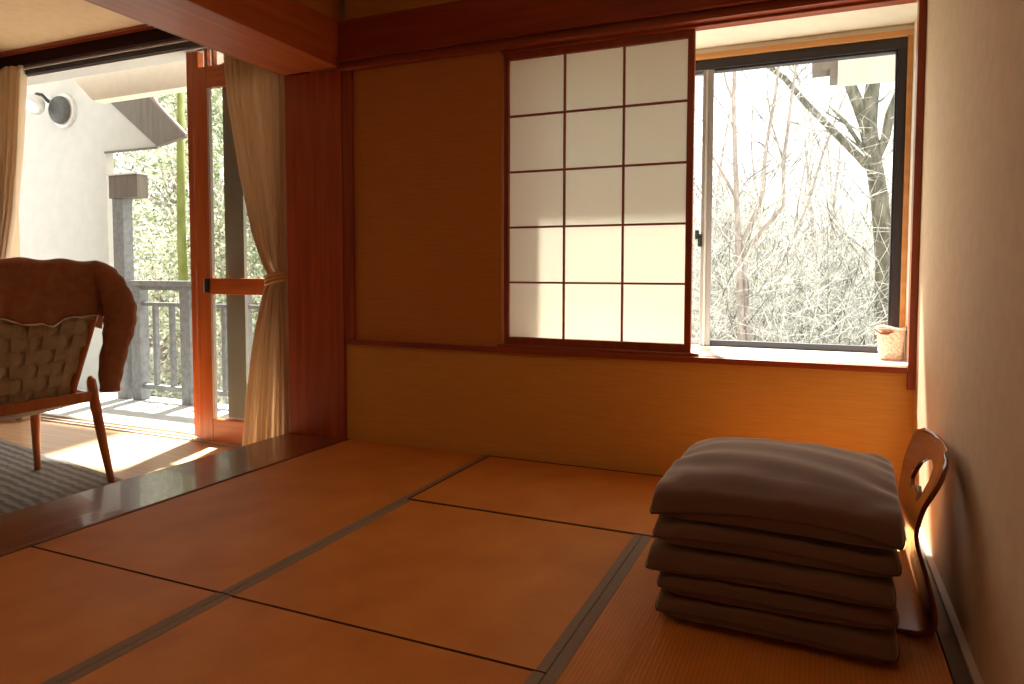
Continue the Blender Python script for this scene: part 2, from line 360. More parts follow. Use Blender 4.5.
V, F = frustum(.052, .042, .062, .048, 0, .15)
obj('basket_body', V, F, M['basket'], t, smooth=True)
rp = []
for k in range(33):
    a = 2*PI*k/32; c, s_ = math.cos(a), math.sin(a); r = (abs(c)**3.5+abs(s_)**3.5)**(-1/3.5)
    rp.append((.063*r*c, .049*r*s_, .152+.005*math.cos(3*a)))
MB().tube(rp, .0055, 8, False).build('rim', M['basket'], t, smooth=True)
MB().tube([(-.068, -.051, .142), (-.048, -.056, .128), (-.02, -.056, .126), (.005, -.054, .138)], [.003, .006, .006, .003], 8).build('handle', M['wicker_d'], t, smooth=True)

# ------------------------------------------------------------------ glass door wall (door_1)
t = thing('door_1', 'red wooden sliding glass door standing half open beside the beige curtain', 'door', kind='structure')
yD = 3.30
f = MB(); f.box(-4.305, -4.19, yD+.012, yD+.06, FL+.02, 2.60); f.build('frame_post', M['door_wood'], t, bevel=.003)
lf = MB()
lx0, lx1, lz0, lz1 = -4.195, -3.25, FL+.015, 2.45
lf.box(lx0, lx0+.135, yD-.03, yD+.01, lz0, lz1); lf.box(lx1-.09, lx1, yD-.03, yD+.01, lz0, lz1)
leaf = lf.build('leaf_frame', M['door_wood'], t, bevel=.003)
rl = MB(); rl.box(lx0+.135, lx1-.09, yD-.029, yD+.009, lz0, lz0+.165); rl.box(lx0+.135, lx1-.09, yD-.029, yD+.009, .875, .988); rl.box(lx0+.135, lx1-.09, yD-.029, yD+.009, 2.32, lz1)
rl.build('cross_rail', M['door_wood_x'], t, bevel=.003)
MB().box(lx0+.13, lx1-.085, yD-.004, yD, lz0+.16, lz1-.12).build('glass', M['glass'], leaf)
b_ = MB()
for z0, z1 in ((lz0+.165, .875), (.988, 2.32)): b_.box(lx0+.135, lx0+.155, yD-.028, yD-.005, z0+.002, z1-.002)
b_.build('pale_bead', M['silver'], leaf)
f = MB(); f.box(-4.10, -4.062, yD-.045, yD-.03, .885, .985); f.build('handle', M['black'], leaf, bevel=.004)
MB().box(-4.118, -4.104, yD-.036, yD-.03, .885, .985).build('latch_plate', M['silver'], leaf, bevel=.002)
MB().box(-3.98, -3.80, yD+.03, yD+.055, FL+.06, 2.50).build('outer_screen_frame', mat('grey green outer frame', (.22, .21, .17), None, rough=.6), t, bevel=.002)
f = MB(); f.box(-6.55, -3.24, 3.20, 3.32, 2.665, 2.755); f.build('head_box', mat('very dark red lacquer', (.020, .004, .004), None, rough=.8, spec=.1), t, bevel=.002)
f = MB(); f.box(-6.55, -3.24, 3.19, 3.21, 2.752, 2.776); f.box(-6.55, -3.24, 3.17, 3.2, 2.766, 2.779); f.build('ceiling_strip', M['wood_x'], t)
f = MB(); f.box(-6.55, -3.24, 3.232, 3.25, 2.648, 2.668); f.box(-6.55, -3.24, 3.27, 3.42, 2.600, 2.612); f.build('light_track', M['silver'], t)
f = MB(); f.box(-6.55, -3.24, 3.25, 3.42, 2.61, 2.668); f.build('dark_track', M['alu'], t)
f = MB(); f.box(-4.19, -3.25, yD-.01, yD+.02, 2.452, 2.475); f.box(-4.19, -3.25, yD-.01, yD+.02, 2.60, 2.66); f.box(-4.10, -4.07, yD-.01, yD+.02, 2.475, 2.60); f.box(-4.03, -4.01, yD-.01, yD+.02, 2.475, 2.60); f.build('transom', M['door_wood_x'], t, bevel=.002)
f = MB(); f.box(-6.55, -3.24, 3.27, 3.285, FL+.0005, FL+.012); f.box(-6.55, -3.24, 3.33, 3.345, FL+.0005, FL+.012); f.box(-6.55, -3.24, 3.40, 3.44, FL+.0005, FL+.014); f.build('floor_track', M['silver'], t)
f = MB(); f.box(-3.235, -3.195, 3.20, 3.33, FL, 2.66); f.build('side_jamb', M['alu'], t)

# ------------------------------------------------------------------ curtains
def curtain(name, label, prof, y0, z_top, z_bot, folds, amp, par_tie, mirror=False):
    """prof: list of (z, xl, xr) from top to bottom"""
    t = thing(name, label, 'curtain', (0, 0, 0), 0, None)
    nu, nv = 150, 70; V = []
    zs = [p[0] for p in prof][::-1]; xl = [p[1] for p in prof][::-1]; xr = [p[2] for p in prof][::-1]
    for j in range(nv+1):
        z = z_top+(z_bot-z_top)*j/nv
        a = np.interp(z, zs, xl); b = np.interp(z, zs, xr); wd = b-a
        am = min(amp, wd*.2)*(.55 if abs(z-par_tie) < .05 else 1)
        for i in range(nu+1):
            u = i/nu
            ph = 2*PI*folds*u+.5*math.sin(3.1*z+4*u)+.35*math.sin(9*u)
            dy = am*math.sin(ph)+am*.35*math.sin(2.3*ph+1.1+z*.7)
            x = a+wd*u+am*.35*math.cos(ph)
            V.append((x, y0+dy, z))
    F = [(j*(nu+1)+i, j*(nu+1)+i+1, (j+1)*(nu+1)+i+1, (j+1)*(nu+1)+i) for j in range(nv) for i in range(nu)]
    o = obj('cloth', V, F, M['curtain'], t, smooth=True)
    sd = o.modifiers.new('s', 'SOLIDIFY'); sd.thickness = .003
    a = np.interp(par_tie, zs, xl); b = np.interp(par_tie, zs, xr); cx = (a+b)/2; r = (b-a)/2+.012
    pts = [(cx+r*math.cos(2*PI*k/24), y0+.042*math.sin(2*PI*k/24), par_tie+.02*math.cos(2*PI*k/24)) for k in range(25)]
    tb = MB()
    for dz in (-.022, 0, .022): tb.tube([(p[0], p[1], p[2]+dz) for p in pts], .013, 6, False)
    tb.build('tieback', mat('curtain tieback cloth', (.60, .38, .18), None, rough=.9), t, smooth=True)
    return t
curtain('curtain', 'beige curtain tied back beside the red boarded post', [(2.66, -3.82, -3.27), (2.2, -3.78, -3.27), (1.7, -3.68, -3.275), (1.3, -3.57, -3.28), (1.05, -3.455, -3.30), (.93, -3.455, -3.30), (.6, -3.56, -3.285), (.2, -3.64, -3.275), (-.19, -3.70, -3.27)], 3.215, 2.66, -.19, 8, .036, .99)
curtain('curtain', 'beige curtain at the left edge of the photo, behind the chair', [(2.66, -6.52, -5.97), (2.0, -6.52, -6.06), (1.5, -6.52, -6.16), (1.05, -6.50, -6.30), (.95, -6.50, -6.30), (.5, -6.52, -6.14), (-.19, -6.52, -6.05)], 3.215, 2.66, -.19, 8, .036, .99)

# ------------------------------------------------------------------ rug
t = box('rug', -1.5, 1.08, -3.0, 0, 0, .012, M['rug'], bevel=.004)
t.location = (-4.33, 2.56, FL+.0005); t.rotation_euler = (0, 0, -.17)
tag(t, 'grey ribbed rug under the webbed chair', 'rug')

# ------------------------------------------------------------------ cushions
def cushion(name, label, cx, cy, cz, hx, hy, ht, rot, seed, dome=0., sag=.0, lift=.0):
    t = thing(name, label, 'cushion', (cx, cy, cz), rot, 'stacked floor cushions')
    n = 56; rr = random.Random(seed); ph = [rr.uniform(0, 6.28) for _ in range(10)]
    def outline(u, v):
        k = 1-.045*(1-v*v)*abs(u)**3; l = 1-.045*(1-u*u)*abs(v)**3
        c_ = 1.015-.058*abs(u*v)**7; x = hx*u*k*c_; y = hy*v*l*c_
        return x, y
    def prof(u, v):
        e = max(0, (1-abs(u)**7))*max(0, (1-abs(v)**7)); return e**.40
    top = []; bot = []
    for j in range(n+1):
        for i in range(n+1):
            u = -1+2*i/n; v = -1+2*j/n
            u = math.sin(u*PI/2)*.8+u*.2; v = math.sin(v*PI/2)*.8+v*.2
            x, y = outline(u, v); p = prof(u, v)
            wr = .0035*math.sin(9*u+ph[0]+2*math.sin(3*v+ph[1]))*abs(v)**2+.0035*math.sin(8*v+ph[2]+2*math.sin(2*u+ph[3]))*abs(u)**2
            cr = max(abs(u), abs(v))
            wr += .004*math.sin(22*(u*v)+ph[4])*(cr**4)
            edge = .006*math.sin(2.2*u+ph[5])+.005*math.sin(2.7*v+ph[6])
            edge += lift*(1-abs(u)**2.2)*abs(v)**6+lift*.6*(1-abs(v)**2.2)*abs(u)**6
            edge -= sag*(cr**6)
            fold = .006*math.sin(16*(u+.35*v)+ph[7])*max(0, abs(u*v)-.25)**.7*cr**3
            wr += fold+.0028*math.sin(13*v+2.2*math.sin(1.6*u+ph[8]))*(1-abs(v)**4)
            zt = edge*(1-p*.9)+ht*p+(wr*p if cr < .999 else 0)+dome*max(0, (1-u*u))*max(0, (1-v*v))
            zb = edge*(1-p*.9)-ht*p
            bl = .017*math.exp(-((cr-.93)/.055)**2)*(1-min(1, abs(u*v))**3)
            wu, wv = abs(u)**8, abs(v)**8; ws = wu+wv+1e-9
            x += bl*math.copysign(1, u)*wu/ws; y += bl*math.copysign(1, v)*wv/ws
            top.append((x, y, zt)); bot.append((x, y, zb))
    V = top[:]; m = n+1; idx = {}
    for j in range(m):
        for i in range(m):
            k = j*m+i
            if i in (0, n) or j in (0, n): idx[k] = k
            else: idx[k] = len(V); V.append(bot[k])
    F = []
    for j in range(n):
        for i in range(n):
            a, b, c, d = j*m+i, j*m+i+1, (j+1)*m+i+1, (j+1)*m+i
            F.append((a, b, c, d)); F.append((idx[d], idx[c], idx[b], idx[a]))
    obj('cover', V, F, M['cush'], t, smooth=True)
    loop = [i for i in range(n)]+[j*m+n for j in range(n)]+[n*m+i for i in range(n, 0, -1)]+[j*m for j in range(n, 0, -1)]
    pts = [V[k] for k in loop]; pts.append(pts[0])
    MB().tube(pts, .0035, 6, False).build('seam', M['pipe'], t, smooth=True)
    return t
CX, CY = -.112, 2.10
cushion('floor_cushion', 'bottom brown floor cushion of the stack, on the legless seat', CX+.004, CY-.028, .055, .328, .325, .042, -.015, 1, sag=.026, lift=.008)
cushion('floor_cushion', 'second brown floor cushion from the bottom of the stack', CX-.002, CY-.028, .125, .324, .322, .040, .01, 2, sag=.022, lift=.010)
cushion('floor_cushion', 'middle brown floor cushion of the stack of five', CX-.016, CY-.026, .193, .338, .330, .040, -.02, 3, sag=.026, lift=.012)
cushion('floor_cushion', 'brown floor cushion directly under the topmost one', CX-.006, CY-.012, .264, .335, .330, .041, -.0, 4, sag=.012, lift=.008)
cushion('floor_cushion', 'plump grey brown topmost floor cushion of the stack', CX+.004, CY-.0, .352, .345, .338, .055, -.05, 5, dome=.046, sag=.036, lift=.040)

# ------------------------------------------------------------------ legless chair (zaisu)
prof = [(-.10, .006, .20), (.0, .006, .23), (.14, .006, .255), (.24, .008, .275), (.290, .018, .285), (.312, .042, .285), (.314, .085, .275), (.300, .15, .245), (.284, .21, .215), (.280, .26, .205), (.291, .31, .215), (.307, .36, .235), (.330, .41, .262), (.347, .444, .271), (.354, .462, .270), (.360, .476, .258), (.365, .486, .236), (.368, .493, .205), (.370, .497, .165)]
t = thing('legless_chair', 'low legless bent plywood chair behind the cushion stack by the right wall', 'legless chair', (0.003, 2.225, 0))
K = 90; nv = 40; P = np.array(prof); ss = np.linspace(0, len(P)-1, K+1)
def cr(P, s):
    i = int(min(s, len(P)-1-1e-9)); f_ = s-i; p0 = P[max(i-1, 0)]; p1 = P[i]; p2 = P[i+1]; p3 = P[min(i+2, len(P)-1)]
    return .5*((2*p1)+(-p0+p2)*f_+(2*p0-5*p1+4*p2-p3)*f_*f_+(-p0+3*p1-3*p2+p3)*f_**3)
V = []
for s_ in ss:
    x, z, hw = cr(P, s_)
    for j in range(nv+1):
        v = -1+2*j/nv
        curve = .030*max(0, min(1, (z-.2)/.25))*v*v
        V.append((x-curve, v*hw, z+.0))
F = [(i*(nv+1)+j, i*(nv+1)+j+1, (i+1)*(nv+1)+j+1, (i+1)*(nv+1)+j) for i in range(K) for j in range(nv)]
sh = obj('bent_shell', V, F, M['ply'], t, smooth=True)
sd = sh.modifiers.new('s', 'SOLIDIFY'); sd.thickness = .012; sd.offset = 0
cut_pts = [(-.105, .345), (-.10, .40), (-.06, .43), (0, .438), (.06, .43), (.10, .40), (.105, .345), (.07, .325), (.035, .345), (0, .352), (-.035, .345), (-.07, .325)]
ct = MB().prism([(a, b) for a, b in cut_pts], .2, .42, 'x').build('cut', M['black'])
ct.location = (0.003, 2.225, 0)
bo = sh.modifiers.new('c', 'BOOLEAN'); bo.operation = 'DIFFERENCE'; bo.object = ct; bo.solver = 'EXACT'
bpy.context.view_layer.update()
dg = bpy.context.evaluated_depsgraph_get(); me = bpy.data.meshes.new_from_object(sh.evaluated_get(dg))
sh.modifiers.clear(); sh.data = me; bpy.data.objects.remove(ct)
MB().box(-.13, .20, -.19, .19, .0, .006).build('seat_pad', M['black'], t)

# ------------------------------------------------------------------ webbed lounge chair
CH = (-4.12, 2.08, FL)                       # chair base centre; local +x = rear (towards tatami), +y = far side
CR = -.02
t = thing('webbed_chair', 'wooden lounge chair with woven webbing back and a jacket over it', 'chair', CH, CR)
W2 = .30
for sgn in (1, -1):
    MB().tube([(.205, sgn*W2, .625), (.215, sgn*W2, .60), (.235, sgn*W2, .50), (.285, sgn*(W2+.015), .22), (.325, sgn*(W2+.03), .0)], [.010, .023, .026, .022, .016], 10).build('rear_leg', M['chairwood'], t, smooth=True)
    MB().tube([(-.33, sgn*W2, .60), (-.335, sgn*(W2+.005), .3), (-.34, sgn*(W2+.01), .0)], [.026, .024, .015], 10).build('front_leg', M['chairwood'], t, smooth=True)
    MB().tube([(-.36, sgn*(W2-.02), .57), (-.1, sgn*(W2-.02), .54), (.24, sgn*(W2-.02), .51)], [.022, .024, .022], 8).build('side_rail', M['chairwood'], t, smooth=True)
MB().bar((.235, -W2, .51), (.235, W2, .515), .03, .06, (0, 0, 1)).build('rear_rail', M['chairwood'], t, bevel=.006)
MB().bar((-.34, -W2, .56), (-.34, W2, .56), .03, .05, (0, 0, 1)).build('front_rail', M['chairwood'], t, bevel=.006)
# back frame: two stiles leaning back, taper wider to the top
BB, BT = Vector((.20, 0, .51)), Vector((.36, 0, 1.25))
for sgn in (1, -1):
    MB().tube([(BB.x, sgn*.195, BB.z), ((BB.x+BT.x)/2-.01, sgn*.265, (BB.z+BT.z)/2), (BT.x, sgn*.325, BT.z)], [.020, .019, .015], 8).build('back_stile', M['chairwood'], t, smooth=True)
MB().tube([(BT.x, -.31, BT.z-.02), (BT.x+.015, 0, BT.z), (BT.x, .31, BT.z-.02)], .018, 8).build('top_rail', M['chairwood'], t, smooth=True)
# woven webbing: interlaced strips with real over/under
wb = MB(); nrm = (BT-BB).cross(Vector((0, 1, 0))).normalized(); L = BT-BB
nh, nw = 10, 7
def strip(pts, wvec, wd, th=.003):
    Vv = []
    for p, n_ in pts:
        for a, b in ((-1, -1), (1, -1), (1, 1), (-1, 1)): Vv.append(p+wvec*a*wd/2+n_*b*th/2)
    Ff = [(i*4+k, i*4+(k+1) % 4, (i+1)*4+(k+1) % 4, (i+1)*4+k) for i in range(len(pts)-1) for k in range(4)]
    wb.add(Vv, Ff)
for i in range(nh):
    s_ = (i+.5)/nh; c0 = BB+L*s_; hwid = .185+.13*s_
    pts = []
    for j in range(nw*4+1):
        y = -hwid+2*hwid*j/(nw*4); d = .0065*math.cos(PI*j/4*1.0+PI*i-PI/2*0)
        pts.append((c0+Vector((0, y, 0))+nrm*(d if True else 0), nrm))
    strip(pts, L.normalized(), L.length/nh*.97)
for j in range(nw):
    pts = []
    for i in range(nh*4+1):
        s_ = i/(nh*4); hwid = .185+.13*s_; y = -hwid+2*hwid*(j+.5)/nw
        d = -.0065*math.cos(PI*i/4-PI/2+PI/2*0+PI*j)
        pts.append((BB+L*s_+Vector((0, y, 0))+nrm*d, nrm))
    strip(pts, Vector((0, 1, 0)), 2*.25/nw*1.0)
wb.build('back_webbing', M['web'], t, smooth=False)
# sagging seat webbing
V = []; ns = 20
for i in range(ns+1):
    for j in range(ns+1):
        u = i/ns; v = -1+2*j/ns
        x = -.34+.58*u; z = .56-.06*u-.10*math.sin(PI*u)*(1-.3*v*v)-.01
        V.append((x, v*.27, z))
F = [(i*(ns+1)+j, i*(ns+1)+j+1, (i+1)*(ns+1)+j+1, (i+1)*(ns+1)+j) for i in range(ns) for j in range(ns)]
o = obj('seat_webbing', V, F, M['web'], t, smooth=True); sd = o.modifiers.new('s', 'SOLIDIFY'); sd.thickness = .008

# ------------------------------------------------------------------ jacket over the chair back
jt = thing('jacket', 'rust brown jacket draped over the back of the webbed chair', 'jacket', CH, CR)
nu, nv = 60, 40; V = []
zt = 1.285
for i in range(nv+1):
    u = i/nv                      # 0 = rear hem, 1 = front hem
    for j in range(nu+1):
        v = -1+2*j/nu
        hw = .345
        hem = .315+.02*math.sin(5*v+1)+(.018*abs(math.sin(7*v)) if abs(v) < .5 else 0)-.025*max(0, 1-abs(v-.35)*6)
        if u < .5:
            s_ = (1-u/.5); d = s_*hem
            x = BT.x-.222*(d/.9)*1.0+.050+.012*math.sin(9*v+2)*s_+.008*math.sin(17*v)*s_
            z = zt-d-.03*abs(v)**5
            if d < .03: x -= .03-d; 
        else:
            s_ = (u-.5)/.5; d = s_*.36
            x = BT.x-.222*(d/.9)-.030-.012*math.sin(8*v)*s_ ; z = zt-d-.03*abs(v)**5
            if d < .03: x += .03-d
        z += -.006*math.cos(12*v)*(1-s_)
        V.append((x, v*hw*(1+.02*s_), z))
F = [(i*(nu+1)+j, i*(nu+1)+j+1, (i+1)*(nu+1)+j+1, (i+1)*(nu+1)+j) for i in range(nv) for j in range(nu)]
body = obj('jacket_body', V, F, M['jacket'], jt, smooth=True); sd = body.modifiers.new('s', 'SOLIDIFY'); sd.thickness = .009
hem = [Vector(V[j])+Vector((.004, 0, -.004)) for j in range(14, nu-6)]
MB().tube(hem, [.002+.0035*abs(math.sin(k*.35)) for k in range(len(hem))], 5).build('white_lining', M['lining'], jt, smooth=True)
def sleeve(pts, rad, flat):
    m = MB(); n = 14; L_ = []
    P_ = np.array(pts, float); R_ = np.array(rad)
    K_ = 34; pp = []; rr_ = []
    for k in range(K_+1):
        s_ = k/K_*(len(P_)-1); q = cr(P_, s_); pp.append(q); rr_.append(np.interp(s_, range(len(R_)), R_)*(1+.05*math.sin(k*1.7)+.03*math.sin(k*.9+1)))
    m.tube(pp, rr_, n, True, flat); return m.build('sleeve', M['jacket'], jt, smooth=True)
sleeve([(.365, .22, 1.255), (.39, .285, 1.20), (.405, .325, 1.10), (.41, .345, .99), (.40, .340, .88), (.375, .315, .70), (.36, .31, .55)], [.035, .058, .075, .082, .072, .060, .047], (1, .8))
sleeve([(.365, -.22, 1.255), (.39, -.285, 1.20), (.405, -.33, 1.10), (.41, -.345, .99), (.40, -.33, .86), (.375, -.31, .68), (.36, -.30, .54)], [.035, .058, .075, .080, .072, .058, .045], (1, .8))

# ------------------------------------------------------------------ outside the glass door: balcony and house wing
struct(box('balcony_deck', -10.5, -2.2, 3.452, 4.60, -.50, -.27, M['deck'], bevel=.003), 'pale balcony deck outside the glass door', 'deck')
WY = 4.70
kx = WY/4.4
w = MB()
# big gable end of the wing, with a triangular eave end on its right side
w.prism([(-12, -1.4), (-7.36, -1.4), (-7.36, 2.355), (-6.52, 2.355), (-7.33, 2.94), (-7.33, 4.2), (-12, 4.2)], WY, WY+.08)
struct(w.build('wall_wing', M['ext_white']), 'white rendered wall of the house wing beyond the glass door', 'wall')
w = MB(); w.prism([(-6.62, 3.03), (-6.02, 2.535), (-3.0, 2.56), (-3.0, 3.42), (-6.62, 3.42)], 3.75, 3.85); struct(w.build('wall_balcony_header', M['cream']), 'white header over the balcony opening', 'beam')  # same white as the wing wall; paler colour makes up for its shade
# roof edge: dark sloping board and its thin gutter
e = MB(); e.prism([(-7.33, 2.945), (-6.52, 2.355), (-6.10, 2.43), (-6.80, 3.02)], WY-.03, WY+.02)
rf = thing('roof_eave', 'dark sloping roof edge of the neighbouring house wing', 'roof')
e.build('eave_board', M['ext_grey'], rf)
MB().tube([(-6.785, WY-.03, 3.03), (-6.085, WY-.03, 2.44)], .018, 8).build('gutter', mat('pinkish brown gutter', (.20, .14, .13), None, rough=.5), rf)
MB().box(-7.36, -6.55, WY-.02, WY+.0, 2.335, 2.355).build('drip_edge', M['ext_grey'], rf)
# unseen slab added to shade the left edge of the floor's sun patch
struct(MB().prism([(-12, 3.95), (-5.35, 3.95), (-5.66, 5.2), (-7.3, 5.2), (-7.3, 4.68), (-12, 4.68)], 3.95, 4.05, 'z').build('shade_slab', M['ext_white']), 'unseen flat slab added above the balcony to shade its left part', 'roof')
# dark beam end on grey column
t = thing('balcony_column', 'grey balcony column carrying a dark beam end beside the white wall', 'column')
MB().box(-6.82, -6.66, 4.40, 4.50, -.27, 1.79).build('shaft', M['rail'], t, bevel=.006)
MB().box(-6.84, -6.42, 4.385, 4.50, 1.79, 2.02).build('beam_end', M['ext_grey'], t, bevel=.004)
MB().box(-6.85, -6.40, 4.375, 4.51, 2.02, 2.035).build('pale_cap', M['silver'], t)
# vent hood and lamp on the wall
t = thing('vent_hood', 'round dark grey vent hood on the white exterior wall', 'vent', (-8.02, WY, 2.85))
def disc(r, y0, y1, n=32): return MB().prism([(r*math.cos(2*PI*k/n), r*math.sin(2*PI*k/n)) for k in range(n)], y0, y1)
disc(.19, -.03, 0).build('flange', M['silver'], t, smooth=False)
V = []; n = 32; F = []
for i in range(9):
    a = i/8*PI/2; r = .155*math.cos(a)**.6 if i < 8 else .001; y = -.05-.07*math.sin(a)
    V += [(r*math.cos(2*PI*k/n), y, r*math.sin(2*PI*k/n)) for k in range(n)]
F = [(i*n+k, i*n+(k+1) % n, (i+1)*n+(k+1) % n, (i+1)*n+k) for i in range(8) for k in range(n)]
obj('dome', V, F, M['vent'], t, smooth=True)
t = thing('wall_lamp', 'small round lamp on a bent arm next to the vent hood', 'lamp', (-8.27, WY, 2.97))
disc(.06, -.02, 0).build('wall_plate', M['silver'], t)
MB().tube([(0, -.02, .0), (.02, -.10, .06), (.08, -.18, .04), (.12, -.2, -.02)], .018, 8).build('arm', M['vent'], t, smooth=True)
lp = MB().tube([(.12, -.2, 0), (.125, -.21, -.04), (.13, -.25, -.10), (.135, -.27, -.12)], [.04, .08, .11, .11], 20).build('shade', M['silver'], t, smooth=True)
MB().tube([(.137, -.275, -.124), (.14, -.283, -.135)], [.095, .07], 20).build('glass_face', M['lamp_glass'], lp, smooth=True)

# railing
t = thing('balcony_railing', 'weathered grey wooden railing along the balcony edge', 'railing', (0, 4.46, 0))
x0, x1 = -6.50, -2.4
MB().box(x0-.09, x1, -.06, .06, .90, .955).build('hand_rail', M['rail'], t, bevel=.006)
MB().box(x0, x1, -.025, .025, .86, .90).build('top_rail', M['rail'], t)
MB().box(x0, x1, -.025, .025, .70, .735).build('middle_rail', M['rail'], t)
MB().box(x0, x1, -.025, .025, -.15, -.105).build('bottom_rail', M['rail'], t)
for x in (-6.54, -5.83, -5.12, -4.41, -3.70, -2.99): MB().box(x-.065, x+.065, -.05, .05, -.27, .899).build('post', M['rail'], t, bevel=.004)
for x0_ in (-6.54, -5.83, -5.12, -4.41, -3.70):
    for k in (1, 2): x = x0_+.71*k/3; MB().box(x-.022, x+.022, -.018, .018, -.104, .699).build('baluster', M['rail'], t)

# roof corner seen through the right window
t = thing('eave_corner', 'white boxed eave corner above the window view', 'roof', (0, 0, 0))
MB().box(.088, 1.3, 5.6, 5.82, 2.635, 3.2).build('white_soffit_box', M['ext_white'], t, bevel=.005)
MB().box(-.11, .087, 5.62, 5.82, 2.73, 3.2).build('grey_end', M['ext_grey'], t, bevel=.005)
MB().box(.03, .087, 5.61, 5.80, 2.645, 2.73).build('grey_step', M['ext_grey'], t, bevel=.005)

# ------------------------------------------------------------------ terrain
def terr(x, y):
    r = y-5
    return -2.3+.13*r+.004*r*r*(1 if r > 0 else 0)*.6+.35*math.sin(x*.35+y*.2)+.2*math.sin(x*.9-y*.5)-.0*x
V = []; nx, ny = 70, 50
for j in range(ny+1):
    for i in range(nx+1):
        x = -55+85*i/nx; y = 4.8+40*j/ny; V.append((x, y, terr(x, y)))
F = [(j*(nx+1)+i, j*(nx+1)+i+1, (j+1)*(nx+1)+i+1, (j+1)*(nx+1)+i) for j in range(ny) for i in range(nx)]
struct(obj('ground', V, F, M['ground'], smooth=True), 'pale hillside rising behind the house', 'ground')

# ------------------------------------------------------------------ trees
def sticks(segs, m, name, parent=None, n=3):
    """segs: list of (p, q, r0, r1) as arrays -> one mesh of small prisms"""
    P = np.array([s[0] for s in segs]); Q = np.array([s[1] for s in segs]); A = np.array([s[2] for s in segs]); B = np.array([s[3] for s in segs])
    d = Q-P; d /= np.linalg.norm(d, axis=1)[:, None]+1e-9
    ref = np.where(np.abs(d[:, 2:3]) < .9, [[0, 0, 1.]], [[1., 0, 0]]); r = np.cross(d, ref); r /= np.linalg.norm(r, axis=1)[:, None]; t_ = np.cross(d, r)
    V = []
    for E_, R_ in ((P, A), (Q, B)):
        for k in range(n):
            a = 2*PI*k/n; V.append(E_+(r*math.cos(a)+t_*math.sin(a))*R_[:, None])
    V = np.stack(V, 1).reshape(-1, 3); N_ = len(segs)
    F = np.array([[k, (k+1) % n, n+(k+1) % n, n+k] for k in range(n)])
    F = (F[None]+(np.arange(N_)*2*n)[:, None, None]).reshape(-1, 4)
    me = bpy.data.meshes.new(name); me.vertices.add(len(V)); me.vertices.foreach_set('co', V.ravel().astype(np.float32))
    me.loops.add(F.size); me.loops.foreach_set('vertex_index', F.ravel().astype(np.int32)); me.polygons.add(len(F))
    me.polygons.foreach_set('loop_start', np.arange(0, F.size, 4, dtype=np.int32)); me.polygons.foreach_set('use_smooth', np.ones(len(F), bool))
    me.update(calc_edges=True); me.validate(); me.materials.append(m)
    o = bpy.data.objects.new(name, me); C.objects.link(o)
    if parent: o.parent = parent
    return o
def grow(segs, p, d, L, r, depth, rr, up=.15, spread=.55, nseg=4, kids=3, wob=.12):
    pts = [p]
    for i in range(nseg):
        d = d+np.array([rr.gauss(0, wob), rr.gauss(0, wob), rr.gauss(0, wob)*.6+up*.12]); d /= np.linalg.norm(d)
        q = pts[-1]+d*L/nseg; f0 = 1-.45*i/nseg; f1 = 1-.45*(i+1)/nseg
        segs.append((pts[-1], q, r*f0, r*f1)); pts.append(q)
        if depth > 0 and i >= 1:
            for _ in range(kids if i < nseg-1 else kids+1):
                if rr.random() < .62:
                    a = np.array([rr.gauss(0, 1), rr.gauss(0, 1), rr.gauss(0, .7)]); a -= d*a.dot(d); a /= np.linalg.norm(a)+1e-9
                    nd = d*(1-spread*.5)+a*spread+np.array([0, 0, up*.5]); nd /= np.linalg.norm(nd)
                    grow(segs, q, nd, L*rr.uniform(.45, .75), r*f1*rr.uniform(.35, .55), depth-1, rr, up, spread, max(3, nseg-1), kids, wob*1.3)
def tree(name, label, x, y, H, r, seed, m='bark_p', depth=3, lean=(0, 0), up=.3, spread=.6, kids=2, group=None, z=None, wob=.1):
    rr = random.Random(seed); z0 = terr(x, y)-.1 if z is None else z
    t = thing(name, label, 'tree', (x, y, z0), 0, group); segs = []
    d = np.array([lean[0], lean[1], 1.]); d /= np.linalg.norm(d)
    p = np.zeros(3); nS = 8; tr = []; pts = [p]; rad = [r]
    for i in range(nS):
        d = d+np.array([rr.gauss(0, .06), rr.gauss(0, .06), .02]); d /= np.linalg.norm(d)
        q = p+d*H/nS; r1 = r*(1-.8*(i+1)/nS); pts.append(q); rad.append(max(r1, .006))
        if i >= 1:
            for _ in range(kids):
                a = np.array([rr.gauss(0, 1), rr.gauss(0, 1), 0]); a /= np.linalg.norm(a)
                nd = a*spread+np.array([0, 0, .75]); nd /= np.linalg.norm(nd)
                grow(segs, q, nd, H*rr.uniform(.2, .38), max(r1*.45, .008), depth-1, rr, up, spread, 4, 2, wob)
        p = q
    MB().tube(pts, rad, 8).build('trunk', M[m], t, smooth=True)
    sticks(segs, M[m] if m != 'bark' else M['bark_p'], 'branches', t)
    return t
